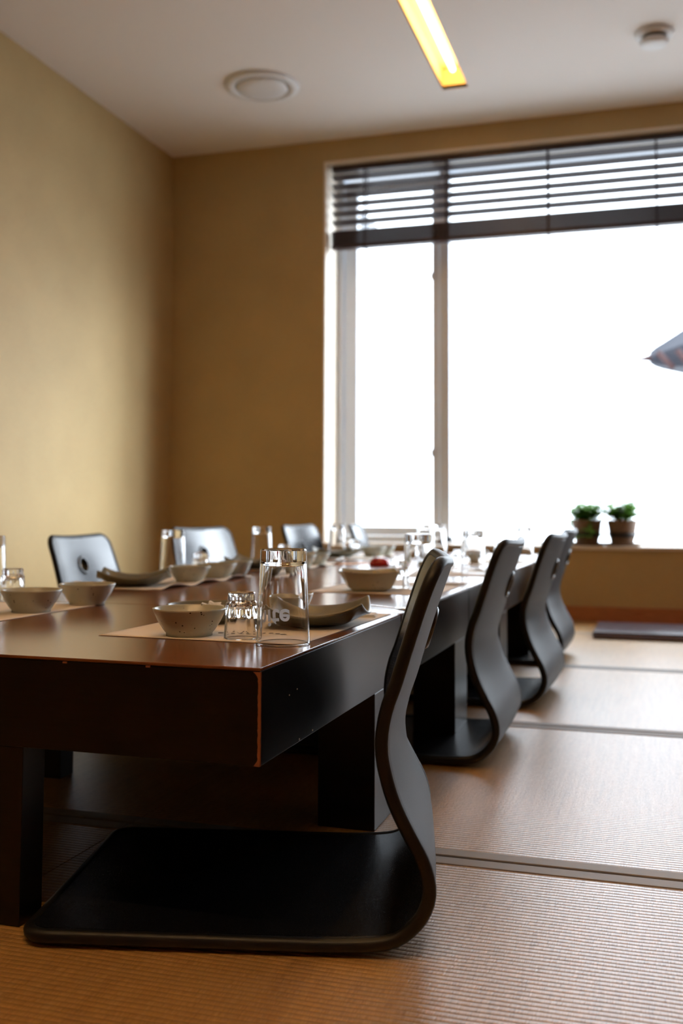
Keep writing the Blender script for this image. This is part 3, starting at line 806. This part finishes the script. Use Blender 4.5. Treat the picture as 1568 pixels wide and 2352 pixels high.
# ------------------------------------------------------------------ potted plants on the sill
def pot_plant(x, y, seed, label, trail):
    o = empty('potted_plant', (x, y, WZ0+.001)); rnd = random.Random(seed)
    bm = bmesh.new(); lathe(bm, [(0, 0), (.086, 0), (.094, .012), (.090, .014), (.082, .004), (0, .004)], 40); link('saucer', bm, M_pot, o, True)
    bm = bmesh.new(); lathe(bm, [(0, .0045), (.054, .0045), (.060, .03), (.070, .09), (.076, .125), (.073, .130), (.068, .125), (.062, .09), (0, .088)], 40)
    p = link('pot', bm, M_pot, o, True)
    bm = bmesh.new(); lathe(bm, [(.0632, .042), (.0655, .042), (.0700, .066), (.0675, .066)], 40, closed=True); link('dark_band', bm, M_band, p, True)
    bm = bmesh.new(); lathe(bm, [(0, .112), (.064, .112), (.065, .09)], 24); link('soil', bm, M_soil, o)
    bs = bmesh.new(); bf = bmesh.new()
    for k in range(62 if not trail else 78):
        a = rnd.uniform(0, 6.283); rr = rnd.uniform(0, .055); b0 = Vector((rr*math.cos(a), rr*math.sin(a), .11))
        if trail and k < 16:
            a = rnd.uniform(math.pi*.6, math.pi*1.6); dirv = Vector((math.cos(a), math.sin(a)*.5, 0))
            P = [b0, b0+dirv*.05+Vector((0, 0, .03)), b0+dirv*.085+Vector((0, 0, -.02)), b0+dirv*.10+Vector((0, 0, -.075))]
            if (o.location+P[-1]).y > 5.47: continue
            if P[-1].z < .012: P[-1].z = .012
        else:
            L_ = rnd.uniform(.05, .115); dirv = Vector((math.cos(a), math.sin(a), 0))
            P = [b0, b0+dirv*.012+Vector((0, 0, L_*.5)), b0+dirv*rnd.uniform(.02, .062)+Vector((0, 0, L_))]
        tube(bs, P, .0011, 5)
        for i in range(13):
            f = rnd.uniform(.3, 1)*(len(P)-1); i0 = min(int(f), len(P)-2); q = P[i0].lerp(P[i0+1], f-i0)
            la = rnd.uniform(0, 6.283); ld = Vector((math.cos(la), math.sin(la), rnd.uniform(-.3, .6))).normalized(); sd = ld.cross(Vector((0, 0, 1))).normalized(); l_ = rnd.uniform(.022, .042)
            up = sd.cross(ld)
            vs = [q, q+ld*l_*.35+sd*l_*.33+up*.001, q+ld*l_*.8+sd*l_*.24, q+ld*l_, q+ld*l_*.8-sd*l_*.24, q+ld*l_*.35-sd*l_*.33+up*.001]
            if min(w.z for w in vs) < .006: continue
            bf.faces.new([bf.verts.new(w) for w in vs])
    link('stems', bs, M_stem, o); link('foliage', bf, M_leaf, o)
    tag(o, label, 'plant', 'potted plants on the window sill'); return o
pot_plant(-.352, 5.385, 4, 'left potted plant on the window sill, with trailing leaves over its brown basket pot', True)
pot_plant(-.178, 5.395, 9, 'right potted plant on the window sill, taller leaves in a brown basket pot', False)

# ------------------------------------------------------------------ outside
link('ground', B(-60, 60, 6.2, 120, -3.6, -3.5), M_ground, kind='structure')
# traditional eave corner, tip pointing left
ev = empty('roof_eave', (.2, 9.3, 0.0))
def eave():
    # tip at camera-left; roof rises to the right
    tip = Vector((-.255, 0, 1.915))
    bm = bmesh.new()
    sec = [(0, .055, -.045), (.05, .10, -.07), (.12, .145, -.085), (.30, .27, -.105), (.55, .40, -.18), (1.2, .72, -.30), (2.6, 1.25, -.40)]
    rings = []
    for s, up, dn in sec:
        dpt = .10+s*1.1; r_ = []
        for (yy_, zz) in [(-dpt*.15, dn), (-dpt*.15, dn+(up-dn)*.55), (dpt*.35, up), (dpt, up*.9), (dpt, dn)]:
            r_.append(bm.verts.new(tip+Vector((s, yy_, zz))))
        rings.append(r_)
    for a, b in zip(rings, rings[1:]):
        for i in range(5): bm.faces.new((a[i], a[(i+1) % 5], b[(i+1) % 5], b[i]))
    bm.faces.new(rings[0][::-1]); bm.faces.new(rings[-1]); bmesh.ops.recalc_face_normals(bm, faces=bm.faces[:])
    link('tiled_roof', bm, M_tile, ev)
    for k in range(9):
        s = .10+.16*k; f = s
        b2 = bmesh.new(); p0 = tip+Vector((s-.03, -.10-f*.16, .02+f*.05)); p1 = tip+Vector((s+.10, -.10-f*.14, -.105-f*.17))
        tube(b2, [p0, p1], .026, 10); link('rafter', b2, M_rafter, ev, True)
    b2 = bmesh.new(); tube(b2, [tip+Vector((.02, 0, -.005)), tip+Vector((-.05, 0, -.012)), tip+Vector((-.19, 0, -.018))], [.035, .02, .002], 10); link('corner_spike', b2, M_rafter, ev, True)
    b2 = bmesh.new(); r_ = bmesh.ops.create_uvsphere(b2, u_segments=16, v_segments=10, radius=.03); bmesh.ops.translate(b2, verts=r_['verts'], vec=tip+Vector((.045, -.06, 0))); link('end_cap', b2, M_tile, ev, True)
eave(); tag(ev, 'dark pointed corner of a tiled roof eave outside the window at the right', 'roof eave')
# canopy beyond the left pane
ca = empty('entrance_canopy', (-4.5, 9.0, 0))
bm = bmesh.new(); box(bm, -3.0, 1.62, -.6, 1.6, 3.44, 3.66, bev=.02); link('canopy_slab', bm, M_conc, ca)
bm = bmesh.new(); box(bm, 1.40, 1.66, -.62, -.55, 3.36, 3.70, bev=.01); link('fascia', bm, M_conc, ca)
tag(ca, 'dark grey canopy edge outside, seen through the blind slats of the narrow left pane', 'canopy')
